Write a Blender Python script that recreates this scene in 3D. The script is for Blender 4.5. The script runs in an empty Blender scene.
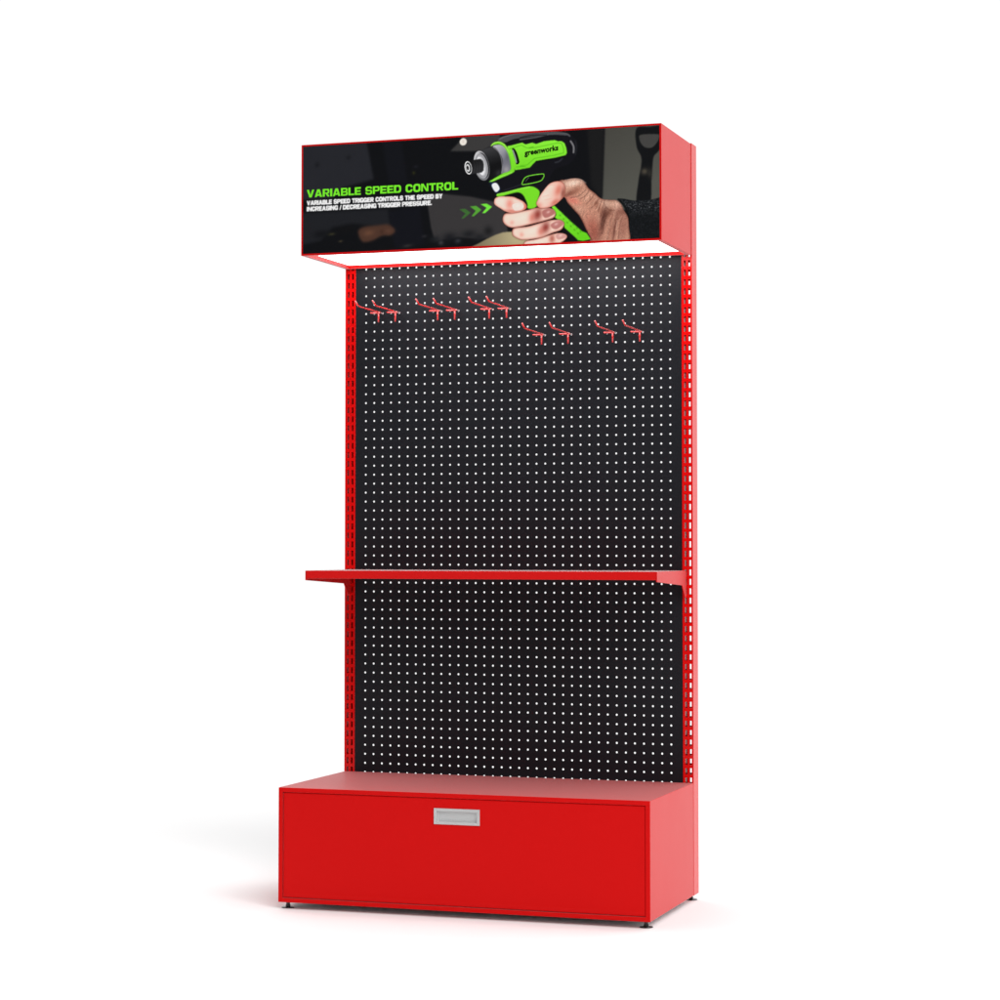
import bpy, bmesh, math, random
import numpy as np
from mathutils import Matrix, Vector

random.seed(4)
scene = bpy.context.scene
col = scene.collection

# ------------------------------------------------------------------ dimensions (metres)
CX = 0.4375                     # middle of the pegboard grid, moved to x = 0
FZ = 1.7125                     # floor level below the first row of holes
PITCH = 0.025
def P(x, y, z):
    return (x - CX, y, z + FZ)
X_L, X_R = -0.0618, 0.9358      # outer faces of the two uprights
POST_W, POST_D = 0.0306, 0.0533
TOP, BOT = 0.3025, -1.6950
HEAD = dict(x0=-0.0603, x1=0.9342, y0=-0.3144, y1=-0.0006, z0=0.0025, z1=0.3008)
CAB = dict(x0=-0.0600, x1=0.9352, y0=-0.4477, y1=-0.0006, z0=-1.6950, z1=-1.3996)
SHELF = dict(x0=-0.0454, x1=0.9151, y0=-0.3069, y1=-0.0010, z0=-0.8601, z1=-0.8389)

# ------------------------------------------------------------------ materials
def srgb(c):
    c = np.asarray(c, dtype=float) / 255.0
    return np.where(c <= 0.04045, c / 12.92, ((c + 0.055) / 1.055) ** 2.4)

def paint(name, rgb, rough, spec=0.5, metallic=0.0, grain=0.0, grain_scale=900.0, rough_var=0.05, sheen=0.0, sheen_rough=0.3):
    m = bpy.data.materials.new(name); m.use_nodes = True
    nt = m.node_tree; b = nt.nodes['Principled BSDF']
    b.inputs['Base Color'].default_value = (*rgb, 1)
    b.inputs['Metallic'].default_value = metallic
    b.inputs['IOR'].default_value = 1.5
    b.inputs['Sheen Weight'].default_value = sheen
    b.inputs['Sheen Roughness'].default_value = sheen_rough
    b.inputs['Specular IOR Level'].default_value = spec
    tc = nt.nodes.new('ShaderNodeTexCoord')
    n = nt.nodes.new('ShaderNodeTexNoise')
    n.inputs['Scale'].default_value = 6.0; n.inputs['Detail'].default_value = 4.0
    nt.links.new(tc.outputs['Object'], n.inputs['Vector'])
    mr = nt.nodes.new('ShaderNodeMapRange')
    mr.inputs['To Min'].default_value = rough - rough_var; mr.inputs['To Max'].default_value = rough + rough_var
    nt.links.new(n.outputs['Fac'], mr.inputs['Value'])
    nt.links.new(mr.outputs['Result'], b.inputs['Roughness'])
    if grain > 0:                                    # orange-peel of powder coating
        g = nt.nodes.new('ShaderNodeTexNoise')
        g.inputs['Scale'].default_value = grain_scale; g.inputs['Detail'].default_value = 2.0
        nt.links.new(tc.outputs['Object'], g.inputs['Vector'])
        bp = nt.nodes.new('ShaderNodeBump')
        bp.inputs['Strength'].default_value = grain; bp.inputs['Distance'].default_value = 0.0004
        nt.links.new(g.outputs['Fac'], bp.inputs['Height'])
        nt.links.new(bp.outputs['Normal'], b.inputs['Normal'])
    return m

RED = paint('red_powder_coat', (0.60, 0.0026, 0.0026), 0.46, spec=0.09, grain=0.06, sheen=0.72, sheen_rough=0.27)
BLACK = paint('charcoal_powder_coat', (0.0125, 0.0133, 0.0165), 0.45, spec=0.12, grain=0.08)
POST = paint('red_upright_coat', (0.66, 0.0035, 0.0035), 0.17, spec=0.15, sheen=0.38, sheen_rough=0.25)
WIRE = paint('red_wire_coat', (0.70, 0.0045, 0.0045), 0.2, spec=0.4, sheen=0.25)
WIRE.node_tree.nodes['Principled BSDF'].inputs['Coat Weight'].default_value = 1.0
WIRE.node_tree.nodes['Principled BSDF'].inputs['Coat IOR'].default_value = 1.75
WIRE.node_tree.nodes['Principled BSDF'].inputs['Coat Roughness'].default_value = 0.2
SHELFM = paint('red_shelf_coat', (0.62, 0.0028, 0.0028), 0.48, spec=0.08, grain=0.06, sheen=1.0, sheen_rough=0.30)
SHELFM.node_tree.nodes['Principled BSDF'].inputs['Coat Weight'].default_value = 0.2
SHELFM.node_tree.nodes['Principled BSDF'].inputs['Coat Roughness'].default_value = 0.45
STEEL = paint('satin_nickel', (0.56, 0.57, 0.57), 0.40, metallic=0.45)
PLATE = paint('pale_bounce_coat', (0.70, 0.70, 0.71), 0.6)  # pale tone for the added bounce plate, lightens the gap under the cabinet
FOOT = paint('black_foot', (0.012, 0.012, 0.013), 0.25)
FLOORM = paint('white_studio_floor', (0.90, 0.90, 0.90), 0.85, spec=0.0, rough_var=0.03)

LIGHTM = bpy.data.materials.new('lit_diffuser'); LIGHTM.use_nodes = True
_b = LIGHTM.node_tree.nodes['Principled BSDF']
_b.inputs['Base Color'].default_value = (0.9, 0.9, 0.9, 1)
_b.inputs['Emission Color'].default_value = (1.0, 0.99, 0.98, 1)
_b.inputs['Emission Strength'].default_value = 5.0

PRINT = bpy.data.materials.new('printed_sheet'); PRINT.use_nodes = True
_nt = PRINT.node_tree; _b = _nt.nodes['Principled BSDF']
_a = _nt.nodes.new('ShaderNodeAttribute'); _a.attribute_name = 'ink'
_nt.links.new(_a.outputs['Color'], _b.inputs['Base Color'])
_b.inputs['Roughness'].default_value = 0.45
_b.inputs['Specular IOR Level'].default_value = 0.06

# ------------------------------------------------------------------ mesh helpers
def link_mesh(name, bm, mat, parent=None, smooth=False, at=(0, 0, 0)):
    me = bpy.data.meshes.new(name)
    bmesh.ops.recalc_face_normals(bm, faces=bm.faces[:])
    bm.to_mesh(me); bm.free()
    me.materials.append(mat)
    if smooth:
        me.polygons.foreach_set('use_smooth', [True] * len(me.polygons))
    o = bpy.data.objects.new(name, me); col.objects.link(o)
    o.location = at
    if parent is not None: o.parent = parent
    return o

def empty(name, loc=(0, 0, 0)):
    o = bpy.data.objects.new(name, None); col.objects.link(o)
    o.location = loc; o.empty_display_size = 0.05
    return o

def box(bm, x0, x1, y0, y1, z0, z1, bevel=0.0):
    r = bmesh.ops.create_cube(bm, size=1.0)
    vs = r['verts']
    for v in vs:
        v.co = Vector(P(x0 if v.co.x < 0 else x1, y0 if v.co.y < 0 else y1, z0 if v.co.z < 0 else z1))
    if bevel > 0:
        es = list({e for v in vs for e in v.link_edges})
        bmesh.ops.bevel(bm, geom=es, offset=bevel, segments=2, profile=0.5, affect='EDGES')

def face_towards(bm, n):
    n = Vector(n)
    bm.faces.ensure_lookup_table(); bm.normal_update()
    return max((f for f in bm.faces if f.normal.dot(n) > 0.99), key=lambda f: f.calc_area())

def recess(bm, n, rim, depth):
    """Sink the largest face that looks along n: a rim of that width stays proud."""
    f = face_towards(bm, n)
    bmesh.ops.inset_region(bm, faces=[f], thickness=rim, depth=0.0, use_even_offset=True)
    r = bmesh.ops.extrude_discrete_faces(bm, faces=[f])
    for v in r['faces'][0].verts:
        v.co -= Vector(n) * depth

def tube(bm, pts, r, n=10, cap=True):
    """A bent round wire through pts, mitred at the bends."""
    pts = [Vector(p) for p in pts]
    rings = []
    up = Vector((0.31, 0.2, 0.93)).normalized()
    for i, p in enumerate(pts):
        d0 = (pts[i] - pts[i - 1]).normalized() if i else (pts[1] - pts[0]).normalized()
        d1 = (pts[i + 1] - pts[i]).normalized() if i < len(pts) - 1 else d0
        t = (d0 + d1).normalized()
        s = 1.0 / max(0.5, t.dot(d0))
        a = t.cross(up).normalized(); b = t.cross(a).normalized()
        rings.append([bm.verts.new(p + (a * math.cos(k * 2 * math.pi / n) + b * math.sin(k * 2 * math.pi / n)) * r) for k in range(n)])
    for A, B in zip(rings, rings[1:]):
        for k in range(n):
            bm.faces.new((A[k], A[(k + 1) % n], B[(k + 1) % n], B[k]))
    if cap:
        bm.faces.new(rings[0]); bm.faces.new(rings[-1])

def lathe(bm, prof, cx, cy, n=28):
    rings = []
    for r, z in prof:
        rings.append([bm.verts.new((cx + r * math.cos(2 * math.pi * k / n), cy + r * math.sin(2 * math.pi * k / n), z)) for k in range(n)])
    for A, B in zip(rings, rings[1:]):
        for k in range(n):
            bm.faces.new((A[k], A[(k + 1) % n], B[(k + 1) % n], B[k]))
    bm.faces.new(rings[0]); bm.faces.new(rings[-1])

class Raw:
    """Plain vertex and face lists: quick for the thousands of punched holes."""
    def __init__(s): s.v = []; s.f = []
    def add(s, p): s.v.append(P(*p)); return len(s.v) - 1
    def quad(s, a, b, c, d): s.f.append((s.add(a), s.add(b), s.add(c), s.add(d)))
    def rect(s, x0, x1, z0, z1, y, back=False):
        q = [(x0, y, z0), (x1, y, z0), (x1, y, z1), (x0, y, z1)]
        s.quad(*(q[::-1] if back else q))
    def ring(s, outer, inner, y0, y1):
        """plate cell with a hole: front at y0, back at y1, wall of the hole between"""
        n = len(outer)
        for y, back in ((y0, False), (y1, True)):
            o = [s.add((x, y, z)) for x, z in outer]; i = [s.add((x, y, z)) for x, z in inner]
            for k in range(n):
                l = (k + 1) % n
                q = (o[k], o[l], i[l], i[k])
                s.f.append(q[::-1] if back else q)
        a = [s.add((x, y0, z)) for x, z in inner]; b = [s.add((x, y1, z)) for x, z in inner]
        for k in range(n):
            l = (k + 1) % n
            s.f.append((a[k], a[l], b[l], b[k]))
    def build(s, name, mat, parent):
        me = bpy.data.meshes.new(name); me.from_pydata(s.v, [], s.f); me.validate(); me.update()
        me.materials.append(mat)
        o = bpy.data.objects.new(name, me); col.objects.link(o)
        if parent is not None: o.parent = parent
        return o

def local(o_list, root):
    """parts are modelled in place: shift them so that they hang off the root's own origin"""
    for o in o_list:
        o.data.transform(Matrix.Translation(-Vector(root.location)))

# ------------------------------------------------------------------ the display stand
stand = empty('display_stand', P(CX, -0.2, -FZ))
stand['label'] = 'tall red metal shop display stand with black pegboard, lit header sign and base drawer'
stand['category'] = 'display stand'
parts = []

# --- pegboard: real punched holes
NC, NR, HR = 36, 57, 0.0028
raw = Raw()
by0, by1 = 0.0012, 0.0024
gx0, gx1 = -PITCH / 2, (NC - 0.5) * PITCH
gz1, gz0 = PITCH / 2, -(NR - 0.5) * PITCH
N = 16
angs = [2 * math.pi * k / N for k in range(N)]
for i in range(NC):
    for j in range(NR):
        cx, cz = i * PITCH, -j * PITCH
        inner = [(cx + HR * math.cos(a), cz + HR * math.sin(a)) for a in angs]
        outer = []
        for a in angs:
            k = (PITCH / 2) / max(abs(math.cos(a)), abs(math.sin(a)))
            outer.append((cx + k * math.cos(a), cz + k * math.sin(a)))
        raw.ring(outer, inner, by0, by1)
bx0, bx1 = X_L + POST_W + 0.0003, X_R - POST_W + 0.0021
for y, back in ((by0, False), (by1, True)):
    raw.rect(bx0, gx0, gz0, gz1, y, back); raw.rect(gx1, bx1, gz0, gz1, y, back)
    raw.rect(bx0, bx1, gz1, TOP - 0.004, y, back); raw.rect(bx0, bx1, BOT + 0.004, gz0, y, back)
board = raw.build('pegboard', BLACK, stand); parts.append(board)

# --- slotted uprights (rectangular tube, two columns of slots front and back)
SW, SH = 0.0057, 0.0164
def upright(x0, x1, cols):
    raw = Raw(); t = 0.0016
    xm = sum(cols) / 2
    n = 58
    zt = -0.0193 + PITCH / 2 + 0.025          # a slot row behind the header's lower lip too
    for ya, yb in ((0.0, t), (POST_D - t, POST_D)):
        for c, a, b in ((cols[0], x0, xm), (cols[1], xm, x1)):
            for k in range(n):
                z1 = zt - k * PITCH; z0 = z1 - PITCH; zc = (z0 + z1) / 2
                outer = [(a, z0), (b, z0), (b, z1), (a, z1)]
                inner = [(c - SW / 2, zc - SH / 2), (c + SW / 2, zc - SH / 2), (c + SW / 2, zc + SH / 2), (c - SW / 2, zc + SH / 2)]
                raw.ring(outer, inner, ya, yb)
        for y, back in ((ya, False), (yb, True)):
            raw.rect(x0, x1, zt, TOP, y, back); raw.rect(x0, x1, BOT, zt - n * PITCH, y, back)
    for xa, inn in ((x0, x0 + t), (x1, x1 - t)):          # side walls, outside and inside skins
        for x in (xa, inn):
            raw.quad((x, 0, BOT), (x, POST_D, BOT), (x, POST_D, TOP), (x, 0, TOP))
    for z in (BOT, TOP):
        raw.quad((x0, 0, z), (x1, 0, z), (x1, POST_D, z), (x0, POST_D, z))
    return raw.build('upright', POST, stand)
parts.append(upright(X_L, X_L + POST_W, (X_L + 0.0095, X_L + 0.0222)))
parts.append(upright(X_R - POST_W + 0.0021, X_R, (X_R - 0.0193, X_R - 0.0076)))

# --- header light box
h = HEAD
bm = bmesh.new(); box(bm, h['x0'], h['x1'], h['y0'], h['y1'], h['z0'], h['z1'], bevel=0.0007)
recess(bm, (0, -1, 0), 0.0040, 0.0012)
recess(bm, (0, 0, -1), 0.0135, 0.0110)
header = link_mesh('header_box', bm, RED, stand); parts.append(header)

bm = bmesh.new()
box(bm, h['x0'] + 0.016, h['x1'] - 0.016, h['y0'] + 0.016, h['y1'] - 0.016, h['z0'] + 0.0088, h['z0'] + 0.0105)
diff = link_mesh('light_panel', bm, LIGHTM, header); parts.append(diff)
diff['label'] = 'glowing white light panel under the header'

# --- printed sheet on the header --------------------------------------------------------
SX0, SZ1 = -0.0563, 0.2968            # top left corner of the sheet
SWm, SHm = 0.9868, 0.2903
RESO = 0.9                            # canvas cells per millimetre
SS = 2                                # supersampling of the painted canvas
S = RESO * SS
Wc, Hc = int(SWm * 1000 * S), int(SHm * 1000 * S)
canvas = np.empty((Hc, Wc, 3), np.float32)
Hm = [3.06872221e+00, 1.10354249e-02, -9.32431357e+02, 1.73985477e-01, 2.84119768e+00, -4.70308380e+02, 1.62727974e-04, 1.98250893e-05]
def mm(u, v):
    """sheet millimetres of a measured point of the print"""
    w = Hm[6] * u + Hm[7] * v + 1
    return ((Hm[0] * u + Hm[1] * v + Hm[2]) / w + 1.0, (Hm[3] * u + Hm[4] * v + Hm[5]) / w + 1.1)
def fA(p): return [mm(450 + x / 6.6667, 120 + y / 6.6667) for x, y in p]
def fB(p): return [mm(560 + x / 7.1429, 120 + y / 7.1429) for x, y in p]
def fC(p): return [mm(290 + x / 4.7619, 110 + y / 4.7619) for x, y in p]
def fD(p): return [mm(530 + x / 10.0, 170 + y / 10.0) for x, y in p]
def fE(p): return [mm(480 + x / 12.5, 180 + y / 12.5) for x, y in p]
def fF(p): return [mm(455 + x / 12.5, 125 + y / 12.5) for x, y in p]
def fG(p): return [mm(520 + x / 12.5, 125 + y / 12.5) for x, y in p]

def curve(pts, n=6, closed=True):
    """Catmull-Rom through the points"""
    p = np.array(pts, float); m = len(p); out = []
    rng = range(m) if closed else range(m - 1)
    for i in rng:
        g = (lambda k: p[k % m]) if closed else (lambda k: p[min(max(k, 0), m - 1)])
        a, b, c, d = g(i - 1), g(i), g(i + 1), g(i + 2)
        for t in np.linspace(0, 1, n, endpoint=False):
            out.append(0.5 * ((2 * b) + (-a + c) * t + (2 * a - 5 * b + 4 * c - d) * t * t + (-a + 3 * b - 3 * c + d) * t ** 3))
    if not closed: out.append(p[-1])
    return np.array(out)

def box_blur(a, r):
    r = int(round(r))
    if r < 1: return a
    k = 2 * r + 1
    for ax in (0, 1):
        pad = [(0, 0)] * a.ndim; pad[ax] = (r + 1, r)
        c = np.cumsum(np.pad(a, pad, mode='edge'), axis=ax, dtype=np.float64)
        if ax == 0: a = ((c[k:] - c[:-k]) / k).astype(np.float32)
        else: a = ((c[:, k:] - c[:, :-k]) / k).astype(np.float32)
    return a
def blur(a, r):
    for _ in range(3): a = box_blur(a, r * 0.6)
    return a

def poly_mask(pts):
    p = np.array(pts, float) * S
    x0, y0 = np.floor(p.min(0)).astype(int) - 1; x1, y1 = np.ceil(p.max(0)).astype(int) + 2
    x0, y0 = max(x0, 0), max(y0, 0); x1, y1 = min(x1, Wc), min(y1, Hc)
    m = np.zeros((Hc, Wc), np.float32)
    if x1 <= x0 or y1 <= y0: return m
    X, Y = np.meshgrid(np.arange(x0, x1) + 0.5, np.arange(y0, y1) + 0.5)
    ins = np.zeros(X.shape, bool)
    q = np.roll(p, -1, 0)
    for (ax, ay), (bx, by) in zip(p, q):
        if ay == by: continue
        c = ((ay > Y) != (by > Y)) & (X < (bx - ax) * (Y - ay) / (by - ay) + ax)
        ins ^= c
    m[y0:y1, x0:x1] = ins
    return m
def line_mask(pts, w, closed=False):
    """stroke of width w mm"""
    p = np.array(pts, float) * S
    if closed: p = np.vstack([p, p[:1]])
    r = w * S / 2
    m = np.zeros((Hc, Wc), np.float32)
    for a, b in zip(p[:-1], p[1:]):
        x0, y0 = np.floor(np.minimum(a, b) - r - 1).astype(int); x1, y1 = np.ceil(np.maximum(a, b) + r + 2).astype(int)
        x0, y0 = max(x0, 0), max(y0, 0); x1, y1 = min(x1, Wc), min(y1, Hc)
        if x1 <= x0 or y1 <= y0: continue
        X, Y = np.meshgrid(np.arange(x0, x1) + 0.5, np.arange(y0, y1) + 0.5)
        d = b - a; L2 = max(float(d @ d), 1e-6)
        t = np.clip(((X - a[0]) * d[0] + (Y - a[1]) * d[1]) / L2, 0, 1)
        dist = np.hypot(X - a[0] - t * d[0], Y - a[1] - t * d[1])
        m[y0:y1, x0:x1] = np.maximum(m[y0:y1, x0:x1], np.clip(r - dist + 0.5, 0, 1))
    return m
def lay(mask, c, soft=0.0, a=1.0):
    global canvas
    if soft: mask = blur(mask, soft * S)
    m = (mask * a)[..., None]
    c = c if isinstance(c, np.ndarray) and c.ndim == 3 else np.array(c, np.float32)
    canvas = canvas * (1 - m) + c * m
def spot(c, rx, ry, rot, rgb, a, clip=None):
    """soft round patch, centre c in mm"""
    X = (np.arange(Wc) + 0.5) / S - c[0]; Y = (np.arange(Hc) + 0.5) / S - c[1]
    X, Y = np.meshgrid(X, Y)
    cr, sr = math.cos(math.radians(rot)), math.sin(math.radians(rot))
    U, V = (X * cr + Y * sr) / rx, (-X * sr + Y * cr) / ry
    m = np.exp(-(U * U + V * V)).astype(np.float32)
    if clip is not None: m = m * clip
    lay(m, rgb, a=a)
def ell(c, rx, ry, rot, n=48):
    cr, sr = math.cos(math.radians(rot)), math.sin(math.radians(rot))
    return [(c[0] + rx * math.cos(t) * cr - ry * math.sin(t) * sr, c[1] + rx * math.cos(t) * sr + ry * math.sin(t) * cr) for t in np.linspace(0, 2 * math.pi, n, endpoint=False)]
def ramp(c0, c1, p0, p1):
    """linear blend of two colours from point p0 to p1 (mm)"""
    X, Y = np.meshgrid((np.arange(Wc) + 0.5) / S, (np.arange(Hc) + 0.5) / S)
    d = np.array(p1) - np.array(p0)
    t = np.clip(((X - p0[0]) * d[0] + (Y - p0[1]) * d[1]) / (d @ d), 0, 1)[..., None].astype(np.float32)
    return np.array(c0, np.float32) * (1 - t) + np.array(c1, np.float32) * t

rs = np.random.RandomState(3)
canvas[:] = (15, 16, 19)
# blurred workshop behind: dark cupboards, bench, clutter
lay(poly_mask(fC([(50, 165), (365, 150), (400, 330), (250, 370), (200, 420), (50, 430)])), (36, 37, 42), 5)
lay(poly_mask(fC([(440, 150), (470, 345), (560, 345), (530, 140)])), (19, 20, 25), 5)
spot(fC([(130, 262)])[0], 7, 7, 0, (25, 26, 30), 0.9); spot(fC([(280, 228)])[0], 7, 6, 0, (26, 27, 31), 0.9)
lay(poly_mask(fC([(60, 490), (470, 470), (480, 560), (300, 540), (200, 560), (150, 620), (60, 640)])), (30, 31, 35), 6)
lay(poly_mask(fC([(648, 402), (700, 396), (860, 412), (1020, 446), (1040, 600), (900, 612), (800, 604), (690, 622), (672, 560)])), (54, 52, 53), 3.0)
lay(poly_mask(fC([(470, 480), (620, 460), (640, 640), (500, 660)])), (18, 19, 25), 6)
for (x, y, rx, ry, c) in ((150, 590, 30, 14, (17, 18, 21)), (260, 570, 30, 12, (17, 17, 19)), (200, 590, 13, 5, (50, 48, 34)), (242, 624, 8, 4, (58, 52, 40)),
                          (590, 300, 6, 6, (44, 44, 22)), (600, 270, 9, 5, (28, 28, 34)), (690, 615, 20, 12, (28, 30, 33)), (720, 630, 10, 9, (58, 58, 62)), (760, 605, 26, 16, (24, 25, 29)), (800, 622, 11, 8, (50, 52, 58)),
                          (850, 590, 26, 14, (27, 28, 31)), (560, 645, 18, 6, (44, 43, 44)), (900, 605, 22, 12, (30, 31, 34)), (640, 600, 10, 5, (38, 38, 42)), (945, 575, 16, 16, (26, 26, 28))):
    spot(fC([(x, y)])[0], rx * 0.75, ry * 0.75, -5, c, 0.9)
tb = poly_mask(curve(fC([(325, 578), (352, 556), (420, 548), (470, 545), (502, 572), (480, 596), (440, 598), (390, 622), (345, 625)])))
lay(tb, (74, 50, 40), 4.5); spot(fC([(375, 585)])[0], 15, 8, -5, (104, 70, 52), 0.7, blur(tb, 4 * S)); spot(fC([(470, 575)])[0], 9, 6, 0, (88, 60, 48), 0.6, blur(tb, 4 * S))
spot(fC([(437, 580)])[0], 6, 8, 0, (58, 38, 30), 0.5)
# dark grey wedge and small lamp at the top
lay(poly_mask(fF([(-60, 330), (30, 240), (120, 140), (560, 110), (560, 250), (420, 280), (330, 330)])), (57, 56, 56), 2.5)
lay(poly_mask(ell(fF([(103, 213)])[0], 9.8, 9.6, 0)), (236, 228, 218), 1.0)
spot(fF([(103, 216)])[0], 4, 4, 0, (215, 202, 190), 0.7)
# beige bench in front
lay(poly_mask(fE([(-140, 845), (-20, 790), (80, 735), (200, 680), (290, 650), (420, 640), (600, 700), (640, 900), (-150, 900)])), ramp((118, 107, 84), (176, 163, 126), fE([(-60, 800)])[0], fE([(430, 740)])[0]), 1.6)
# grey wall on the right with the spade handle
lay(poly_mask(fB([(322, 0), (800, 0), (800, 640), (296, 640), (300, 560)])), ramp((68, 67, 62), (80, 80, 74), fB([(320, 100)])[0], fB([(520, 520)])[0]), 2.4)
lay(poly_mask(fB([(190, 0), (315, 0), (300, 560), (220, 470)])), (25, 25, 26), 5)
spade = poly_mask(curve(fB([(545, 62), (640, 50), (760, 44), (760, 150), (700, 225), (668, 262), (658, 340), (652, 420), (640, 600), (548, 600), (560, 430), (578, 330), (578, 262), (546, 190)])))
hole = poly_mask(curve(fB([(566, 130), (580, 108), (690, 104), (706, 118), (690, 160), (655, 195), (612, 196), (582, 172)]), 5))
spade = spade * (1 - hole)
lay(spade, (17, 18, 20), 2.2)
lay(hole, (62, 61, 60), 2.0, 0.8)
spot(fB([(602, 368)])[0], 9, 8, 0, (74, 68, 58), 0.95); spot(fB([(640, 380)])[0], 6, 12, 0, (46, 44, 40), 0.8)
# sleeve: knitted, lighter flecks along the top
sl = poly_mask(curve(fB([(415, 566), (455, 562), (520, 574), (620, 574), (800, 568), (800, 900), (470, 900), (486, 800), (492, 700), (462, 620)]), 4))
lay(sl, (17, 19, 21), 0.5)
nz = rs.rand(Hc, Wc).astype(np.float32); nz = blur(nz, 0.9 * S); nz = np.clip((nz - 0.5) * 16, 0, 1)
Yb = np.arange(Hc)[:, None] / S
top_y = fB([(560, 575)])[0][1]
fade = np.exp(-((Yb - top_y - 14) / 17.0) ** 2).astype(np.float32)
lay(nz * fade * blur(sl, S), (112, 114, 118), a=0.62)
lay(nz[::-1] * blur(sl, S), (40, 42, 46), a=0.45)
lay(line_mask(curve(fB([(415, 566), (455, 610), (488, 690), (484, 800)]), 5, False), 5), (9, 10, 11), 1.0, 0.8)

# --- power driver
body = poly_mask(curve(fA([(300, 170), (335, 130), (420, 105), (540, 88), (700, 80), (790, 97), (838, 130), (850, 190), (838, 245), (790, 295), (700, 330), (660, 400), (640, 470), (560, 470), (360, 500), (300, 480), (262, 408), (345, 360)])))
lay(body, (19, 19, 24), 0.6)
lay(poly_mask(curve(fA([(318, 138), (360, 108), (520, 86), (700, 78), (795, 98), (770, 104), (690, 100), (560, 110), (430, 128), (370, 150)]))), (74, 74, 78), 1.2)
lay(line_mask(curve(fF([(560, 180), (620, 150), (760, 115), (990, 90)]), 4, False), 2.2), (108, 108, 110), 0.8)
lay(line_mask(curve(fG([(0, 185), (200, 155), (400, 110), (560, 108), (620, 140)]), 4, False), 4.0), (80, 80, 84), 1.3)
lay(line_mask(curve(fG([(0, 160), (150, 130), (330, 130)]), 4, False), 2.4), (28, 28, 33), 0.8)
lay(line_mask(curve(fG([(632, 205), (668, 270), (668, 345)]), 5, False), 4.6), (118, 117, 120), 0.9)
lay(line_mask(curve(fG([(690, 200), (705, 280), (690, 370)]), 5, False), 3.0), (33, 34, 38), 0.8)
lay(line_mask(curve(fG([(440, 470), (490, 455), (530, 415)]), 4, False), 4.5), (42, 43, 50), 1.0)
lay(line_mask(curve(fG([(190, 470), (320, 440), (560, 400)]), 4, False), 3.0), (9, 9, 12), 0.8)
G1, G2, G3 = (116, 214, 40), (134, 232, 56), (78, 172, 26)
# grey collar, black nose, silver ring
lay(poly_mask(curve(fF([(470, 275), (560, 250), (630, 290), (670, 370), (690, 480), (690, 570), (585, 610), (600, 480), (570, 370)]), 5)), ramp((178, 178, 184), (112, 112, 122), fF([(520, 265)])[0], fF([(640, 420)])[0]), 0.4)
spot(fF([(640, 560)])[0], 9, 10, 0, (165, 160, 162), 0.7); spot(fF([(650, 400)])[0], 4, 12, -10, (86, 86, 96), 0.5)
lay(poly_mask(curve(fF([(300, 345), (380, 300), (480, 275), (545, 330), (585, 430), (592, 530), (575, 610), (500, 655), (420, 680), (440, 560), (420, 440), (370, 360)]), 5)), ramp((54, 54, 56), (18, 18, 20), fF([(440, 310)])[0], fF([(490, 500)])[0]), 0.4)
spot(fF([(545, 600)])[0], 10, 8, -30, (60, 60, 64), 0.6)
lay(line_mask(curve(fF([(482, 280), (545, 335), (580, 420), (592, 520), (582, 605)]), 5, False), 2.2), (150, 150, 156), 0.5, 0.9)
rc = fF([(334, 510)])[0]
lay(poly_mask(ell(rc, 20.5, 40, -14)), ramp((196, 196, 198), (120, 120, 124), fF([(240, 400)])[0], fF([(430, 520)])[0]), 0.4)
lay(poly_mask(ell((rc[0] + 3.5, rc[1] - 1), 16.0, 34, -14)), (34, 34, 36), 0.6)
lay(poly_mask(ell((rc[0] - 0.5, rc[1]), 16.2, 34, -14)), (178, 178, 182), 0.8)
lay(poly_mask(ell((rc[0] - 2.5, rc[1] + 0.5), 10.0, 25, -14)), (226, 226, 228), 1.2)
lay(line_mask(ell((rc[0] - 1.0, rc[1]), 13.5, 30, -14), 1.4, True), (120, 120, 122), 0.4, 0.9)
lay(poly_mask(fF([(150, 450), (320, 425), (350, 450), (362, 500), (358, 570), (330, 595), (180, 622)])), ramp((18, 18, 19), (40, 40, 42), fF([(200, 440)])[0], fF([(230, 560)])[0]), 0.5)
for x in (235, 268, 300, 332):
    lay(line_mask(curve(fF([(x - 6, 445), (x + 14, 510), (x + 2, 590)]), 5, False), 1.5), (62, 62, 64), 0.6, 0.5)
bc = fF([(166, 536)])[0]
lay(poly_mask(ell(bc, 9.6, 17.5, -12)), (236, 236, 236), 0.4)
lay(poly_mask(ell((bc[0] + 0.6, bc[1]), 7.8, 14.6, -12)), (24, 30, 32), 0.4)
lay(poly_mask(ell((bc[0] - 0.8, bc[1] + 0.3), 5.6, 10.2, -12)), (215, 215, 216), 0.4)
lay(poly_mask(ell((bc[0] - 1.6, bc[1] + 0.2), 3.2, 6.0, -12)), (14, 14, 15), 0.4)
# green neck ring and side shield
lay(poly_mask(curve(fF([(445, 268), (480, 225), (545, 208), (610, 232), (660, 290), (700, 370), (730, 470), (745, 560), (720, 600), (560, 670), (450, 716), (428, 705), (470, 680), (590, 610), (690, 566), (690, 470), (665, 365), (615, 280), (555, 245), (490, 250)]), 5)), G1, 0.5)
lay(line_mask(curve(fF([(455, 262), (500, 225), (560, 218), (625, 262), (680, 350)]), 5, False), 2.0), (200, 245, 130), 0.8, 0.7)
lay(line_mask(curve(fF([(440, 708), (590, 640), (712, 590)]), 5, False), 1.6), (190, 240, 140), 0.6, 0.6)
sh = poly_mask(fF([(650, 268), (700, 258), (840, 222), (880, 245), (1010, 212)]) + fG([(150, 222), (200, 240), (300, 205), (430, 190), (470, 205), (520, 205), (556, 230), (578, 290), (586, 350), (570, 378), (440, 410), (200, 450), (120, 535), (0, 553)]) + fF([(900, 545), (750, 565), (730, 520), (700, 400)]))
lay(sh, ramp(G2, G1, fG([(0, 240)])[0], fG([(0, 520)])[0]), 0.5)
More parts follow.
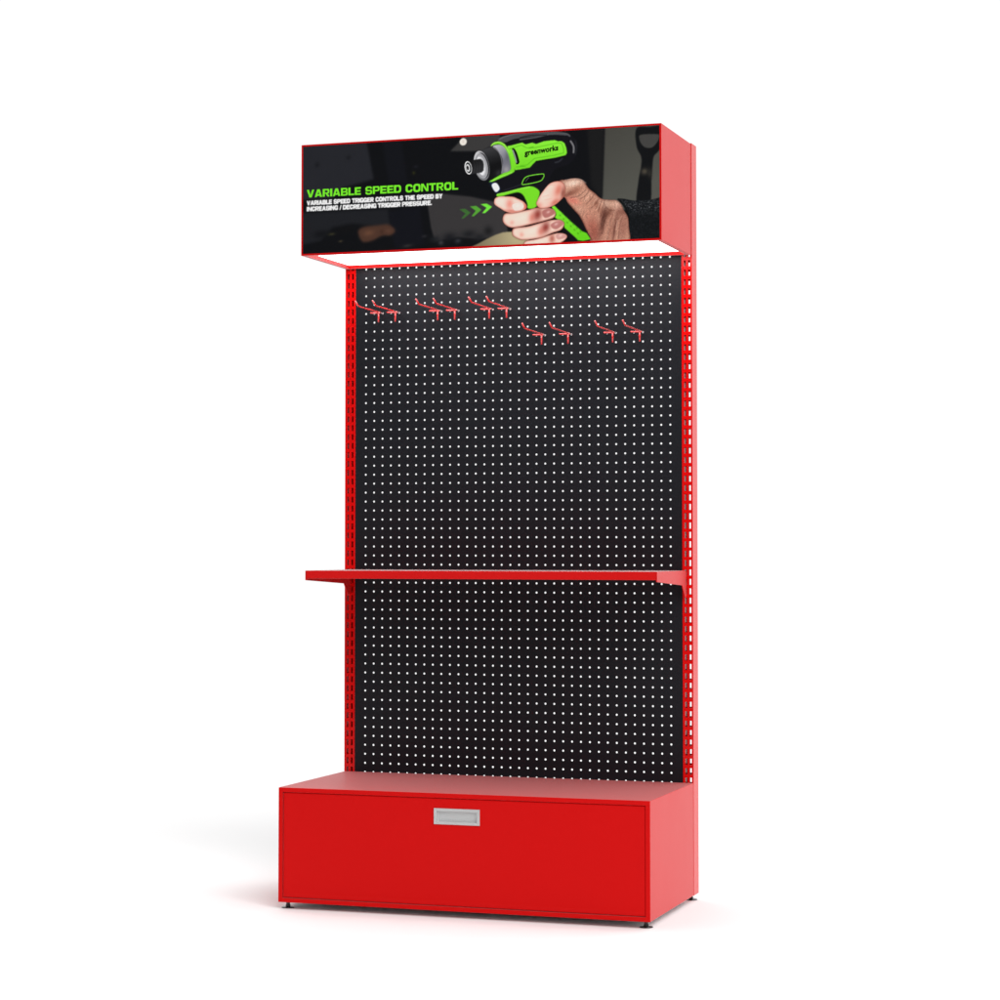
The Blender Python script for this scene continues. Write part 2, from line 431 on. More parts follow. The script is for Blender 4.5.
lay(line_mask(fF([(680, 300), (830, 255), (900, 290), (980, 275)]) + fG([(110, 292), (200, 282), (470, 225), (520, 232), (545, 300), (545, 350), (420, 382), (180, 420), (90, 500), (0, 512)]) + fF([(880, 520), (760, 525)]), 1.6), G3, 0.5, 0.9)
lay(poly_mask(curve(fF([(712, 305), (745, 300), (778, 360), (803, 450), (795, 485), (765, 490), (750, 430)]), 5)), (10, 12, 10), 0.4)
lay(line_mask(curve(fF([(722, 318), (748, 390), (768, 470)]), 5, False), 3.0), (190, 200, 190), 0.5, 0.9)
# switch outline, lamp, trigger bow
lay(line_mask(curve(fG([(45, 745), (30, 715), (85, 645), (270, 612), (298, 625), (290, 660), (240, 705)]), 5), 2.4, True), (112, 205, 50), 0.4)
lay(poly_mask(curve(fG([(60, 715), (100, 660), (262, 632), (272, 650), (235, 690)]), 5)), (8, 8, 11), 0.5)
lay(line_mask(fG([(70, 705), (110, 655)]), 1.2), (120, 130, 120), 0.4, 0.8)
lay(poly_mask(fF([(425, 705), (480, 720), (570, 800), (560, 830), (515, 860), (450, 760)])), (20, 32, 60), 1.5)
lay(poly_mask(curve(fF([(458, 750), (515, 724), (558, 795), (508, 838)]), 4)), (232, 238, 250), 0.7)
lay(line_mask(fF([(610, 815), (700, 790), (830, 740)]), 2.0), (46, 46, 54), 1.0, 0.8)
lay(poly_mask(curve(fE([(212, 175), (330, 148), (500, 100), (620, 78), (690, 95), (745, 150), (720, 260), (700, 345), (600, 352), (590, 290), (540, 190), (480, 155), (400, 168), (235, 210)]), 5)), G1, 0.5)
lay(line_mask(curve(fE([(215, 180), (340, 152), (500, 112), (620, 90)]), 5, False), 2.0), (170, 240, 100), 0.7, 0.7)
lay(poly_mask(curve(fE([(300, 200), (400, 170), (480, 158), (535, 195), (570, 270), (560, 300), (480, 245), (400, 212)]), 5)), (12, 13, 14), 0.6)
# black grip and green strip
lay(poly_mask(curve(fD([(240, 350), (330, 280), (385, 300), (440, 400), (500, 480), (560, 590), (640, 720), (380, 740), (300, 560)]), 5)), (17, 18, 20), 0.6)
lay(poly_mask(fE([(700, 330), (1000, 560), (1180, 800), (1000, 830), (640, 400)])), (14, 14, 16), 0.8)
lay(poly_mask(fD([(215, 368), (240, 352), (300, 410), (410, 515), (520, 610), (565, 628), (608, 690), (530, 706), (480, 700), (440, 660), (345, 575), (335, 540), (245, 470), (262, 445)])), ramp((120, 222, 46), (98, 200, 30), fD([(250, 400)])[0], fD([(520, 660)])[0]), 0.6)
for k in range(6):
    for j in range(2):
        x, y = 300 + k * 36 + j * 24, 452 + k * 36 - j * 18
        spot(fD([(x, y)])[0], 2.6, 2.0, 42, (62, 148, 18), 0.75)
lay(poly_mask(fD([(595, 690), (640, 700), (645, 730), (590, 730)])), (70, 62, 58), 1.0)

# --- hand holding it
def skin(mask, lit, dark, width, gamma=0.8):
    """flesh: bright on the middle of the form, darker where it turns away"""
    s = np.clip((blur(mask, width * S) - 0.45) / 0.55, 0, 1) ** gamma
    c = np.array(dark, np.float32) * (1 - s[..., None]) + np.array(lit, np.float32) * s[..., None]
    lay(mask, c, 0.45)
palm = poly_mask(curve(fD([(290, 112), (360, 98), (430, 82), (500, 90), (545, 122), (585, 182), (650, 232), (712, 285), (800, 298), (862, 302), (912, 345), (938, 405), (975, 465), (986, 560), (975, 760), (640, 760), (600, 668), (560, 590), (500, 470), (440, 400), (378, 330), (350, 275), (300, 260)]), 5))
skin(palm, (196, 146, 124), (84, 46, 38), 6.5)
pc = blur(palm, 0.6 * S)
spot(fD([(430, 130)])[0], 26, 9, -5, (240, 212, 194), 0.75, pc)
spot(fD([(400, 235)])[0], 22, 7, -20, (112, 62, 50), 0.8, pc)
spot(fD([(470, 200)])[0], 15, 9, -40, (150, 96, 78), 0.6, pc)
spot(fD([(430, 305)])[0], 22, 9, 18, (205, 112, 98), 0.8, pc)
spot(fD([(560, 350)])[0], 34, 10, 45, (186, 134, 112), 0.6, pc)
spot(fD([(620, 560)])[0], 24, 38, -20, (166, 98, 82), 0.8, pc)
spot(fD([(700, 400)])[0], 26, 13, 40, (150, 96, 78), 0.5, pc)
spot(fD([(660, 330)])[0], 16, 8, 45, (128, 78, 62), 0.55, pc)
spot(fD([(640, 640)])[0], 14, 26, -10, (140, 74, 62), 0.7, pc)
spot(fD([(735, 480)])[0], 8, 42, 12, (74, 40, 34), 0.9, pc)
spot(fD([(790, 420)])[0], 18, 9, -50, (104, 62, 50), 0.8, pc)
spot(fD([(760, 335)])[0], 14, 12, 0, (222, 184, 162), 0.6, pc)
spot(fD([(870, 345)])[0], 13, 15, 0, (226, 184, 164), 0.7, pc)
spot(fD([(800, 590)])[0], 9, 36, 8, (150, 98, 82), 0.75, pc)
spot(fD([(850, 560)])[0], 5, 44, 10, (96, 54, 46), 0.7, pc)
spot(fD([(930, 560)])[0], 14, 44, 4, (146, 96, 82), 0.85, pc)
spot(fD([(905, 420)])[0], 12, 10, 0, (110, 64, 54), 0.6, pc)
def crease(pts, w=1.4, c=(88, 48, 40), a=0.7, f=fD, soft=0.7):
    lay(line_mask(curve(f(pts), 5, False), w) * pc, c, soft, a)
for pts in ([(560, 190), (520, 235), (470, 265), (400, 275)], [(590, 200), (560, 250), (500, 290)], [(640, 240), (600, 300), (560, 340)], [(690, 285), (650, 340), (610, 380)],
            [(720, 300), (690, 370), (680, 430)], [(735, 330), (720, 400), (700, 470)], [(770, 430), (740, 520), (720, 640)], [(830, 440), (800, 520), (770, 690)],
            [(890, 470), (850, 560), (830, 690)], [(920, 470), (900, 540), (880, 690)], [(740, 300), (750, 360), (800, 400), (850, 400)]):
    crease(pts)
for pts in ([(600, 230), (570, 280), (540, 310)], [(665, 280), (630, 330)], [(700, 320), (680, 370), (660, 400)], [(800, 520), (785, 600), (770, 680)], [(870, 500), (860, 600)]):
    crease(pts, 1.6, (232, 192, 168), 0.6)
lay(line_mask(curve(fD([(378, 330), (440, 400), (500, 470), (560, 590), (620, 700)]), 5, False), 2.4) * pc, (70, 30, 26), 0.8, 0.7)
# fine skin texture: short wrinkles across the wrist and the back of the hand
wr = rs.rand(Hc, Wc).astype(np.float32)
wr = box_blur(wr, 0.7 * S); wr = np.clip((wr - wr.mean()) / (wr.std() * 2.2), -1, 1)
canvas = canvas * (1 + (0.16 * wr * pc)[..., None])
for k in range(46):
    x, y = 470 + 480 * rs.rand(), 240 + 440 * rs.rand()
    an = math.radians(60 + 45 * rs.rand()) ; L = 40 + 60 * rs.rand()
    dx, dy = math.cos(an) * L, math.sin(an) * L
    crease([(x, y), (x - dx * .5 + 8 * rs.randn(), y + dy * .5), (x - dx, y + dy)], 0.9, ((70, 36, 30), (222, 178, 156))[k % 2], 0.38, soft=0.5)
# fingers: little, ring, middle, index, thumb
def finger(pts, f, lit, dark, w, nail=None, red=(), light=(), nail_c=(226, 172, 160), edge=(54, 20, 18)):
    o = curve(f(pts), 6)
    m = poly_mask(o)
    lay(blur(np.clip(blur(m, 1.8 * S) * 1.5, 0, 1), 0.6 * S) * (1 - m), edge, a=0.55)
    skin(m, lit, dark, w)
    mc = blur(m, 0.5 * S)
    for c, rx, ry, rot, a in light: spot(f([c])[0], rx, ry, rot, (246, 218, 204), a, mc)
    for c, rx, ry, rot, a, rgb in red: spot(f([c])[0], rx, ry, rot, rgb, a, mc)
    if nail:
        n = poly_mask(curve(f(nail), 5))
        lay(np.clip(blur(n, 0.8 * S) * 1.4, 0, 1) * (1 - n) * mc, (150, 78, 66), a=0.5)
        lay(n, nail_c, 0.5)
        c = np.mean(f(nail), axis=0); spot((c[0] - 2, c[1] - 1.5), 5, 3, -20, (250, 228, 220), 0.5, n)
RD, DK = (196, 82, 68), (104, 40, 36)
finger([(560, 768), (700, 735), (850, 690), (960, 662), (1050, 668), (1088, 700), (1060, 745), (980, 790), (760, 850), (570, 850)], fE, (242, 208, 192), (160, 92, 78), 4,
       [(950, 690), (1010, 665), (1065, 680), (1070, 715), (975, 738)], [((900, 730), 8, 12, 0, 0.8, (165, 80, 66))], [((700, 780), 24, 6, -10, 0.7)], (205, 150, 142))
finger([(402, 655), (430, 597), (600, 577), (750, 535), (880, 500), (1000, 495), (1048, 530), (1050, 560), (1010, 620), (900, 660), (760, 718), (550, 746), (470, 728), (415, 695)], fE, (240, 206, 190), (156, 84, 70), 5,
       [(885, 555), (950, 515), (1020, 512), (1040, 548), (960, 610), (905, 598)], [((820, 590), 11, 15, 20, 0.9, (132, 48, 42)), ((760, 640), 9, 12, 10, 0.5, RD), ((520, 680), 6, 6, 0, 0.45, (214, 120, 104))], [((640, 640), 26, 9, -12, 0.7)], (184, 118, 112))
finger([(283, 485), (312, 420), (400, 408), (600, 372), (700, 347), (800, 345), (880, 352), (928, 378), (946, 420), (920, 468), (830, 500), (680, 540), (500, 582), (390, 592), (310, 550)], fE, (242, 208, 192), (160, 84, 70), 5,
       [(775, 395), (840, 360), (910, 364), (938, 405), (900, 440), (810, 470)], [((720, 430), 12, 17, 15, 0.9, (136, 50, 44)), ((650, 470), 9, 14, 10, 0.5, RD), ((400, 530), 6, 6, 0, 0.4, (216, 122, 106))], [((510, 470), 28, 10, -10, 0.7)], (176, 108, 102))
finger([(176, 278), (190, 228), (250, 206), (400, 208), (470, 233), (540, 268), (582, 318), (572, 358), (510, 390), (400, 410), (320, 392), (250, 350), (192, 312)], fE, (244, 210, 196), (190, 104, 88), 4.5,
       [(400, 312), (470, 280), (528, 290), (548, 340), (500, 372), (430, 378)], [((370, 300), 10, 14, 0, 0.75, (226, 128, 112)), ((565, 330), 6, 10, 0, 0.7, (206, 84, 66)), ((400, 385), 18, 4, 8, 0.6, (196, 92, 76))], [((260, 270), 15, 12, 10, 0.7)], (246, 216, 206))
finger([(64, 340), (76, 298), (112, 236), (180, 150), (232, 120), (290, 112), (335, 135), (352, 190), (340, 258), (295, 310), (240, 352), (170, 378), (100, 380)], fD, (238, 196, 180), (182, 96, 80), 5,
       None, [((285, 200), 10, 18, 20, 0.75, (206, 104, 86)), ((250, 320), 14, 7, -30, 0.75, (196, 96, 80)), ((330, 230), 6, 16, 10, 0.8, (128, 62, 50)), ((90, 350), 8, 6, 0, 0.5, (214, 122, 104))], [((150, 250), 14, 20, 35, 0.7), ((200, 170), 12, 9, -30, 0.5)])
pc = np.ones_like(pc)
for pts in ([(130, 265), (190, 250)], [(145, 300), (215, 285)], [(190, 150), (250, 150)]):
    crease(pts, 1.0, (206, 140, 122), 0.6)
for pts in ([(350, 100), (420, 90), (500, 92), (560, 130)],):
    crease(pts, 1.6, (250, 226, 210), 0.5)
# chevrons
for pts, c in (([(62, 594), (102, 591), (138, 617), (92, 655), (76, 655), (104, 622)], (58, 102, 48)),
               ([(132, 575), (175, 572), (210, 598), (160, 640), (144, 640), (172, 604)], (82, 158, 52)),
               ([(202, 560), (245, 557), (281, 578), (234, 620), (214, 620), (244, 584)], (112, 222, 62))):
    lay(poly_mask(fA(pts)), c, 0.5)


# --- block capitals: heavy extended grotesque, drawn in a box one unit high
def rrect(x0, y0, x1, y1, r, corners='1111'):
    """rounded rectangle; corners: lower left, lower right, upper right, upper left"""
    out = []
    for k, (cx, cy, a0) in enumerate(((x0 + r, y0 + r, 180), (x1 - r, y0 + r, 270), (x1 - r, y1 - r, 0), (x0 + r, y1 - r, 90))):
        if corners[k] == '1':
            out += [(cx + r * math.cos(math.radians(a0 + t)), cy + r * math.sin(math.radians(a0 + t))) for t in (0, 22, 45, 68, 90)]
        else:
            out.append(((x0, x1, x1, x0)[k], (y0, y0, y1, y1)[k]))
    return out
ST, BR = 0.30, 0.225                     # stem and bar thickness
def glyph(ch):
    """width and list of (add?, polygon)"""
    R = lambda a, b, c, d: [(a, b), (c, b), (c, d), (a, d)]
    if ch == 'V': return 1.06, [(1, [(0, 1), (.30, 1), (.53, .32), (.76, 1), (1.06, 1), (.69, 0), (.37, 0)])]
    if ch == 'A': return 1.08, [(1, [(0, 0), (.29, 0), (.54, .72), (.79, 0), (1.08, 0), (.72, 1), (.36, 1)]), (1, R(.25, .17, .83, .36))]
    if ch == 'Y': return 1.02, [(1, [(0, 1), (.31, 1), (.51, .64), (.71, 1), (1.02, 1), (.65, .40), (.65, 0), (.37, 0), (.37, .40)])]
    if ch == 'I': return ST, [(1, R(0, 0, ST, 1))]
    if ch == 'L': return .84, [(1, R(0, 0, ST, 1)), (1, R(0, 0, .84, BR))]
    if ch == 'E': return .90, [(1, R(0, 0, ST, 1)), (1, R(0, 0, .90, BR)), (1, R(0, 1 - BR, .89, 1)), (1, R(0, .41, .83, .59))]
    if ch == 'T': return .95, [(1, R(0, 1 - BR, .95, 1)), (1, R(.34, 0, .61, 1))]
    if ch == 'H': return 1.0, [(1, R(0, 0, ST, 1)), (1, R(1 - ST, 0, 1, 1)), (1, R(0, .40, 1, .60))]
    if ch == 'N': return 1.02, [(1, R(0, 0, .25, 1)), (1, R(.77, 0, 1.02, 1)), (1, [(0, 1), (.30, 1), (1.02, 0), (.72, 0)])]
    if ch == 'U': return 1.0, [(1, rrect(0, 0, 1, 1.2, .30, '1100')), (0, rrect(ST, BR, 1 - ST, 1.3, .12, '1100')), (0, R(-.1, 1, 1.1, 1.4))]
    if ch == 'P': return .97, [(1, rrect(0, .36, .97, 1, .26, '0110')), (0, rrect(ST, .54, .71, 1 - BR + .02, .10, '0110')), (1, R(0, 0, ST, 1))]
    if ch == 'R': return 1.0, [(1, rrect(0, .38, .97, 1, .25, '0110')), (0, rrect(ST, .55, .71, 1 - BR + .02, .10, '0110')), (1, R(0, 0, ST, 1)), (1, [(.40, .44), (.66, .44), (1.02, 0), (.71, 0)])]
    if ch == 'B': return .98, [(1, rrect(0, .46, .94, 1, .22, '0110')), (1, rrect(0, 0, .98, .56, .24, '0110')), (0, rrect(ST, .60, .70, 1 - BR + .03, .08, '0110')), (0, rrect(ST, BR - .02, .73, .42, .09, '0110')), (1, R(0, 0, ST, 1))]
    if ch == 'D': return 1.0, [(1, rrect(0, 0, 1, 1, .34, '0110')), (0, rrect(ST, BR, .73, 1 - BR, .17, '0110'))]
    if ch == 'O': return 1.04, [(1, rrect(0, -.01, 1.04, 1.01, .36)), (0, rrect(ST, BR - .01, 1.04 - ST, 1.01 - BR, .18))]
    if ch == 'C': return 1.0, [(1, rrect(0, -.01, 1.0, 1.01, .36)), (0, rrect(ST, BR - .01, .74, 1.01 - BR, .18)), (0, R(.6, .38, 1.1, .63))]
    if ch == 'G': return 1.02, [(1, rrect(0, -.01, 1.02, 1.01, .36)), (0, rrect(ST, BR - .01, .76, 1.01 - BR, .18)), (0, R(.6, .50, 1.1, .66)), (1, R(.50, .36, 1.02, .53)), (1, R(.80, 0, 1.02, .50))]
    if ch == 'S': return .98, [(1, rrect(0, .40, .95, 1.01, .28)), (0, rrect(ST - .01, .59, .70, .83, .10)), (0, R(.6, .55, 1.0, .70)), (1, rrect(.01, -.01, .98, .59, .28)), (0, rrect(.27, .18, .71, .41, .10)), (0, R(-.05, .31, .40, .41)), (1, R(.24, .41, .72, .59))]
    if ch == '.': return .26, [(1, R(0, 0, .26, .24))]
    if ch == '/': return .52, [(1, [(0, -.05), (.20, -.05), (.56, 1.05), (.36, 1.05)])]
def block_text(body, x0, x1, ytop, ybase, rgb, gap=0.075, space=0.62):
    """one line fitted between x0 and x1, capitals from ytop to ybase (sheet millimetres)"""
    pen, lay_out = 0.0, []
    for ch in body:
        if ch == ' ': pen += space - gap; continue
        w, polys = glyph(ch); lay_out.append((pen, polys)); pen += w + gap
    pen -= gap
    kx = (x1 - x0) / pen; ky = ybase - ytop
    tot = np.zeros((Hc, Wc), np.float32)
    ya, yb = max(int((ytop - 3) * S), 0), int((ybase + 3) * S)
    for px, polys in lay_out:
        xa, xb = max(int((x0 + px * kx) * S) - 3, 0), int((x0 + (px + 1.12) * kx) * S) + 3
        win = np.zeros((yb - ya, xb - xa), np.float32)
        for add, poly in polys:
            m = poly_mask([(x0 + (px + x) * kx, ybase - y * ky) for x, y in poly])[ya:yb, xa:xb]
            win = np.maximum(win, m) if add else win * (1 - m)
        tot[ya:yb, xa:xb] = np.maximum(tot[ya:yb, xa:xb], win)
    if ybase - ytop < 15: tot = np.clip(blur(tot, 0.55 * S) * 2.0, 0, 1)     # small type prints fat
    lay(tot, rgb)
block_text('VARIABLE SPEED CONTROL', 12.5, 442.5, 117.6, 138.6, (118, 238, 44))
block_text('VARIABLE SPEED TRIGGER CONTROLS THE SPEED BY', 12.7, 398.4, 147.0, 158.8, (244, 244, 244), 0.10, 0.60)
block_text('INCREASING / DECREASING TRIGGER PRESSURE.', 12.7, 368.4, 163.2, 175.0, (244, 244, 244), 0.10, 0.50)

# downsample and turn the canvas into a fine sheet with one ink colour per vertex
hq, wq = Hc // SS, Wc // SS
ink = canvas[:hq * SS, :wq * SS].reshape(hq, SS, wq, SS, 3).mean(axis=(1, 3))
INK_GAIN = 1.18
ink_lin = np.minimum(srgb(ink) * INK_GAIN, 0.94).astype(np.float32)
ys = np.linspace(0, SHm, hq); xs = np.linspace(0, SWm, wq)
PY = HEAD['y0'] + 0.0006
gx, gz = np.meshgrid(xs, ys)
V = np.stack([SX0 - CX + gx, np.full_like(gx, PY), SZ1 + FZ - gz], -1).reshape(-1, 3)
idx = np.arange(hq * wq).reshape(hq, wq)
Q = np.stack([idx[1:, :-1], idx[1:, 1:], idx[:-1, 1:], idx[:-1, :-1]], -1).reshape(-1, 4)
Cv = np.concatenate([ink_lin.reshape(-1, 3), np.ones((hq * wq, 1), np.float32)], 1)

def text_mesh(body, bold, width_scale=1.0, shear=0.0, space=1.0):
    cu = bpy.data.curves.new('lettering', 'FONT')
    cu.body = body; cu.size = 1.0; cu.offset = bold; cu.resolution_u = 3; cu.space_character = space; cu.shear = shear
    ob = bpy.data.objects.new('lettering', cu); col.objects.link(ob)
    dg = bpy.context.evaluated_depsgraph_get()
    me = bpy.data.meshes.new_from_object(ob.evaluated_get(dg))
    v = np.empty(len(me.vertices) * 3); me.vertices.foreach_get('co', v); v = v.reshape(-1, 3)
    f = [tuple(p.vertices) for p in me.polygons]
    bpy.data.objects.remove(ob); bpy.data.curves.remove(cu); bpy.data.meshes.remove(me)
    return v[:, :2], f
tv, tf, tc_ = [], [], []
nbase = len(V)
def put_text(body, bold, x0, x1, ytop, ybase, rgb, space=1.0, slope=0.0):
    """letters fitted between x0..x1 with capitals from ytop down to ybase, sheet millimetres"""
    global nbase
    v, f = text_mesh(body, bold, space=space)
    v = v.copy()
    capv, _ = text_mesh('x' if body.islower() else 'H', bold)
    cap = capv[:, 1].max(); base = capv[:, 1].min()
    X = (v[:, 0] - v[:, 0].min()) / (v[:, 0].max() - v[:, 0].min()) * (x1 - x0) + x0
    Y = ybase - (v[:, 1] - base) / (cap - base) * (ybase - ytop) + slope * (X - x0)
    pts = np.stack([SX0 - CX + X / 1000, np.full_like(X, PY - 0.0003), SZ1 + FZ - Y / 1000], -1)
    tv.append(pts); tf.extend([tuple(i + nbase for i in p) for p in f]); nbase += len(pts)
    tc_.append(np.tile(np.append(srgb(rgb) * INK_GAIN, 1.0), (len(pts), 1)))
put_text('greenworks', 0.040, 625.0, 716.6, 49.6, 60.0, (14, 26, 8), 1.03, slope=-0.103)
Vall = np.concatenate([V] + tv); Call = np.concatenate([Cv] + tc_)
me = bpy.data.meshes.new('graphic_panel')
me.from_pydata(Vall.tolist(), [], Q.tolist() + tf)
at = me.color_attributes.new('ink', 'FLOAT_COLOR', 'POINT')
at.data.foreach_set('color', Call.astype(np.float32).ravel())
me.materials.append(PRINT); me.update()
sheet = bpy.data.objects.new('graphic_panel', me); col.objects.link(sheet); sheet.parent = header
sheet['label'] = 'printed black advertising panel with green headline and hand holding a green power driver'
parts.append(sheet)

# --- shelf with its two brackets
s = SHELF
bm = bmesh.new(); box(bm, s['x0'], s['x1'], s['y0'], s['y1'], s['z0'], s['z1'], bevel=0.0012)
recess(bm, (0, 0, -1), 0.002, 0.018)
shelf = link_mesh('shelf', bm, SHELFM, stand); parts.append(shelf)
def bracket(x0, x1):
    prof = [(-0.3069, -0.8392), (-0.3069, -0.8648), (-0.0420, -0.8775), (-0.0150, -0.9080), (-0.0060, -0.9095), (-0.0012, -0.9060),
            (0.0100, -0.9060), (0.0100, -0.8980), (-0.0012, -0.8960), (-0.0012, -0.8800), (0.0100, -0.8800), (0.0100, -0.8720), (-0.0012, -0.8700),
            (-0.0012, -0.8560), (0.0100, -0.8550), (0.0100, -0.8470), (-0.0012, -0.8440), (-0.0012, -0.8392)]
    bm = bmesh.new()
    a = [bm.verts.new(P(x0, y, z)) for y, z in prof]; b = [bm.verts.new(P(x1, y, z)) for y, z in prof]
    bm.faces.new(a); bm.faces.new(b[::-1])
    for k in range(len(prof)):
        l = (k + 1) % len(prof); bm.faces.new((a[k], a[l], b[l], b[k]))
    return link_mesh('bracket', bm, RED, shelf)
parts.append(bracket(s['x0'] - 0.0026, s['x0'] - 0.0002)); parts.append(bracket(s['x1'] + 0.0002, s['x1'] + 0.0026))

# --- base cabinet, drawer front and pull
c = CAB
bm = bmesh.new(); box(bm, c['x0'], c['x1'], c['y0'], c['y1'], c['z0'], c['z1'], bevel=0.0010)
recess(bm, (0, -1, 0), 0.0105, 0.020)
cab = link_mesh('base_cabinet', bm, RED, stand); parts.append(cab)
bm = bmesh.new(); box(bm, c['x0'] + 0.012, c['x1'] - 0.012, c['y0'] + 0.020, c['y1'] - 0.012, c['z0'] - 0.0012, c['z0'] - 0.0003)
parts.append(link_mesh('bounce_plate', bm, PLATE, cab))  # unseen plate, added to keep red bounce off the floor
dx0, dx1, dz0, dz1 = c['x0'] + 0.0124, c['x1'] - 0.0124, c['z0'] + 0.0124, c['z1'] - 0.0124
dy0, dy1 = c['y0'] + 0.0022, c['y0'] + 0.016
hx0, hx1, hz0, hz1 = 0.3693, 0.4921, -1.4778, -1.4374
bm = bmesh.new()
def hole_plate(bm, xo, zo, xi, zi, y0, y1, bev):
    """plate with a rectangular cut-out and a bevelled outer edge"""
    O = [(xo[0], zo[0]), (xo[1], zo[0]), (xo[1], zo[1]), (xo[0], zo[1])]
    I = [(xi[0], zi[0]), (xi[1], zi[0]), (xi[1], zi[1]), (xi[0], zi[1])]
    sg = [(1, 1), (-1, 1), (-1, -1), (1, -1)]
    loops = [[bm.verts.new(P(x, y1, z)) for x, z in O], [bm.verts.new(P(x, y0 + bev, z)) for x, z in O],
             [bm.verts.new(P(x + a * bev * 0.35, y0 + bev * 0.35, z + b * bev * 0.35)) for (x, z), (a, b) in zip(O, sg)],
             [bm.verts.new(P(x + a * bev, y0, z + b * bev)) for (x, z), (a, b) in zip(O, sg)],
             [bm.verts.new(P(x, y0, z)) for x, z in I], [bm.verts.new(P(x, y1, z)) for x, z in I]]
    loops.append(loops[0])
    for A, B in zip(loops, loops[1:]):
        for k in range(4):
            l = (k + 1) % 4; bm.faces.new((A[k], A[l], B[l], B[k]))
hole_plate(bm, (dx0, dx1), (dz0, dz1), (hx0 + 0.004, hx1 - 0.004), (hz0 + 0.004, hz1 - 0.004), dy0, dy1, 0.0024)
drawer = link_mesh('drawer_front', bm, RED, stand); parts.append(drawer)
# flush pull: raised rim, sloped sides, sunk floor
bm = bmesh.new()
hy = dy0
def rect_loop(i, y):
    return [bm.verts.new(P(x, y, z)) for x, z in ((hx0 + i, hz0 + i), (hx1 - i, hz0 + i), (hx1 - i, hz1 - i), (hx0 + i, hz1 - i))]
L = [rect_loop(0.0, hy - 0.0001), rect_loop(0.0, hy - 0.0018), rect_loop(0.0007, hy - 0.0026), rect_loop(0.0014, hy - 0.0026), rect_loop(0.0022, hy - 0.0020),
     rect_loop(0.0068, hy - 0.0020), rect_loop(0.0072, hy - 0.0016), rect_loop(0.0082, hy + 0.0050), rect_loop(0.0092, hy + 0.0058)]
for A, B in zip(L, L[1:]):
    for k in range(4):
        l = (k + 1) % 4; bm.faces.new((A[k], A[l], B[l], B[k]))
bm.faces.new(L[-1])
pull = link_mesh('drawer_pull', bm, STEEL, drawer); parts.append(pull)
pull['label'] = 'flush rectangular satin metal drawer pull'

# --- levelling feet
for fx, fy in ((-0.0440, -0.4200), (0.9175, -0.4200), (-0.0440, 0.0400), (0.9175, 0.0400)):
    bm = bmesh.new(); x, y, _ = P(fx, fy, 0)
    lathe(bm, [(0.0165, 0.0003), (0.0170, 0.0010), (0.0165, 0.0020), (0.0110, 0.0030), (0.0064, 0.0040), (0.0060, 0.0080), (0.0050, 0.0084), (0.0050, FZ + BOT + 0.002)], x, y)
    parts.append(link_mesh('levelling_foot', bm, FOOT, stand))

# children are modelled in world place: hang them off the stand's own origin
local(parts, stand)

# ------------------------------------------------------------------ peg hooks, one object each
R_W = 0.0022
def make_hook():
    root = empty('peg_hook')
    bm = bmesh.new()
    tube(bm, [(0, 0.0085, -0.0004), (0, -0.05, 0.0000), (0, -0.170, 0.0010), (0, -0.1775, 0.0016), (0, -0.1822, 0.0034), (0, -0.2005, 0.0122)], R_W, 12)
    link_mesh('arm', bm, WIRE, root, True)
    bm = bmesh.new()
    tube(bm, [(-PITCH, 0.0085, -0.0004), (-PITCH, -0.0270, -0.0010), (-PITCH + 0.0012, -0.0296, -0.0016), (-PITCH + 0.004, -0.0302, -0.0020), (0.0045, -0.0302, -0.0022)], R_W, 12)
    link_mesh('crossbar', bm, WIRE, root, True)
    bm = bmesh.new()
    tube(bm, [(0, -0.0310, 0.0000), (0, -0.0310, -0.0285)], R_W * 1.05, 12)
    link_mesh('support_pin', bm, WIRE, root, True)
    return root
def copy_thing(o):
    n = o.copy(); col.objects.link(n)
    for ch in o.children:
        k = ch.copy(); col.objects.link(k); k.parent = n
    return n
HOOKS = [(5, 2, 'red wire peg hook at far left of upper row, its tip beside the left upright'),
         (5, 4, 'red wire peg hook second from left in upper row, in the leftmost pair'),
         (5, 9, 'red wire peg hook, left one of the middle pair in the upper row'),
         (5, 11, 'red wire peg hook, right one of the middle pair in the upper row'),
         (5, 15, 'red wire peg hook, left one of the rightmost pair in the upper row'),
         (5, 17, 'red wire peg hook at far right end of the upper row'),
         (8, 21, 'red wire peg hook at far left of the lower row'),
         (8, 24, 'red wire peg hook second from left in the lower row'),
         (8, 29, 'red wire peg hook third from left in the lower row'),
         (8, 32, 'red wire peg hook at far right of lower row, nearest the right upright')]
proto = make_hook()
for n, (row, c_, label) in enumerate(HOOKS):
    hk = proto if n == 0 else copy_thing(proto)
    hk.location = P(c_ * PITCH, 0.0, -row * PITCH + 0.0006)
    hk['label'] = label; hk['category'] = 'peg hook'; hk['group'] = 'red hooks on the pegboard'

# ------------------------------------------------------------------ floor
bm = bmesh.new()
vs = [bm.verts.new((x, y, 0)) for x, y in ((-9, -4), (9, -4), (9, 7), (-9, 7))]
bm.faces.new(vs)
floor = link_mesh('floor', bm, FLOORM); floor['kind'] = 'structure'

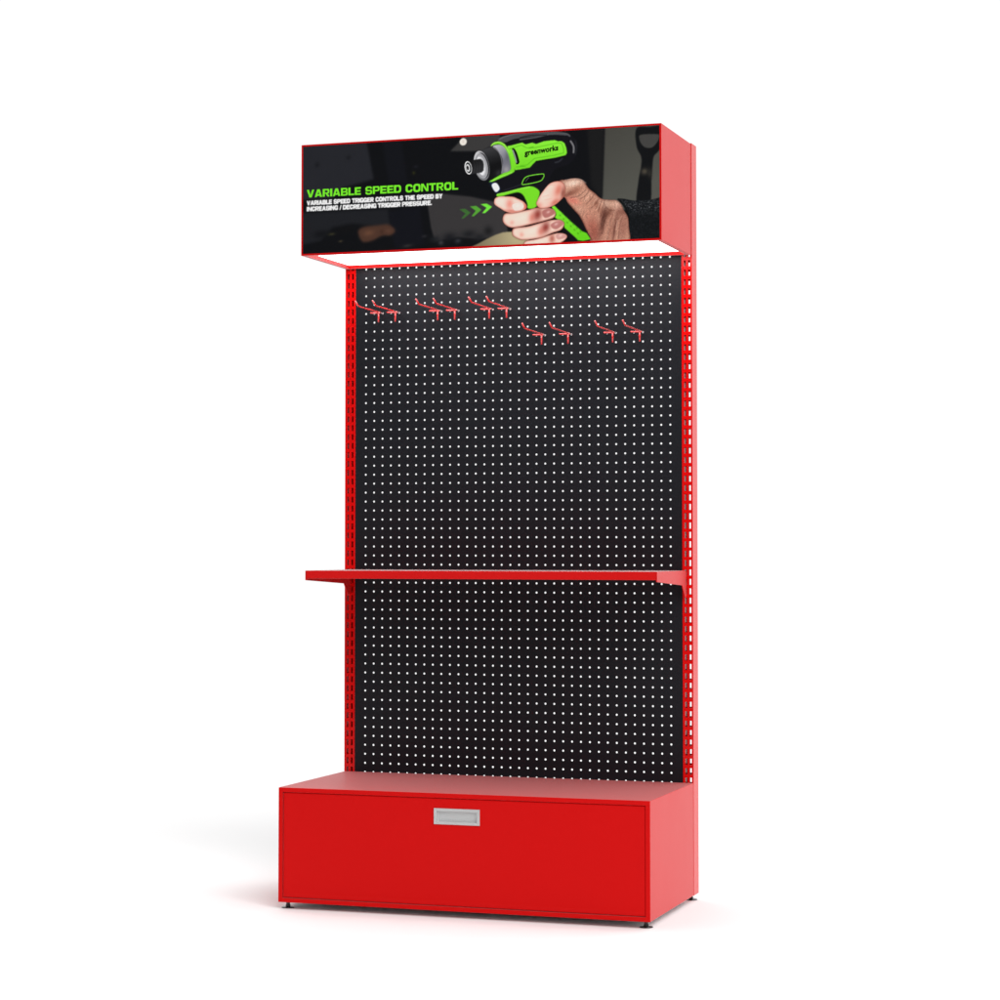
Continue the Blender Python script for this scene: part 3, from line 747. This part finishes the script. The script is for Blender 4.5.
# ------------------------------------------------------------------ studio light
W = bpy.data.worlds.new('World'); scene.world = W; W.use_nodes = True
nt = W.node_tree; bg = nt.nodes['Background']
tc = nt.nodes.new('ShaderNodeTexCoord'); sep = nt.nodes.new('ShaderNodeSeparateXYZ')
nt.links.new(tc.outputs['Generated'], sep.inputs['Vector'])
def rampnode(lo, hi, a, b):
    r = nt.nodes.new('ShaderNodeMapRange'); r.interpolation_type = 'SMOOTHSTEP'
    r.inputs['From Min'].default_value = lo; r.inputs['From Max'].default_value = hi
    r.inputs['To Min'].default_value = a; r.inputs['To Max'].default_value = b
    return r
ry = rampnode(-0.45, 0.40, 0.14, 1.02); nt.links.new(sep.outputs['Y'], ry.inputs['Value'])
rz = rampnode(0.10, 0.85, 0.0, 0.42); nt.links.new(sep.outputs['Z'], rz.inputs['Value'])
ad = nt.nodes.new('ShaderNodeMath'); ad.operation = 'ADD'
nt.links.new(ry.outputs['Result'], ad.inputs[0]); nt.links.new(rz.outputs['Result'], ad.inputs[1])
nt.links.new(ad.outputs['Value'], bg.inputs['Strength'])
bg.inputs['Color'].default_value = (1, 1, 1, 1)

def area(name, loc, target, size, power):
    l = bpy.data.lights.new(name, 'AREA'); l.shape = 'SQUARE'; l.size = size; l.energy = power
    o = bpy.data.objects.new(name, l); col.objects.link(o); o.location = loc
    o.rotation_euler = (Vector(target) - Vector(loc)).to_track_quat('-Z', 'Y').to_euler()
    return o
area('distant_key', (50, -52, 66), (0, -0.3, 0.9), 52.0, 51000)  # oversized far area lamp, added for even sun-like light on the floor
area('fill_softbox', (2.7, -2.3, 1.7), (0, -0.3, 0.9), 1.2, 21)

# ------------------------------------------------------------------ camera
cam = bpy.data.cameras.new('camera'); co = bpy.data.objects.new('camera', cam); col.objects.link(co)
co.location = P(2.36568, -5.84912, -0.77348)
co.rotation_euler = (math.pi / 2 + 0.041042, 0, 0.324853)
cam.sensor_width = 36.0; cam.lens = 2258.5 * 36 / 1000
cam.shift_y = -46.827 / 1000
cam.clip_end = 600
scene.camera = co

scene.render.engine = 'CYCLES'
scene.view_settings.view_transform = 'Standard'
scene.view_settings.look = 'None'
scene.view_settings.exposure = 0.0
scene.view_settings.gamma = 1.0
scene.view_settings.use_curve_mapping = False
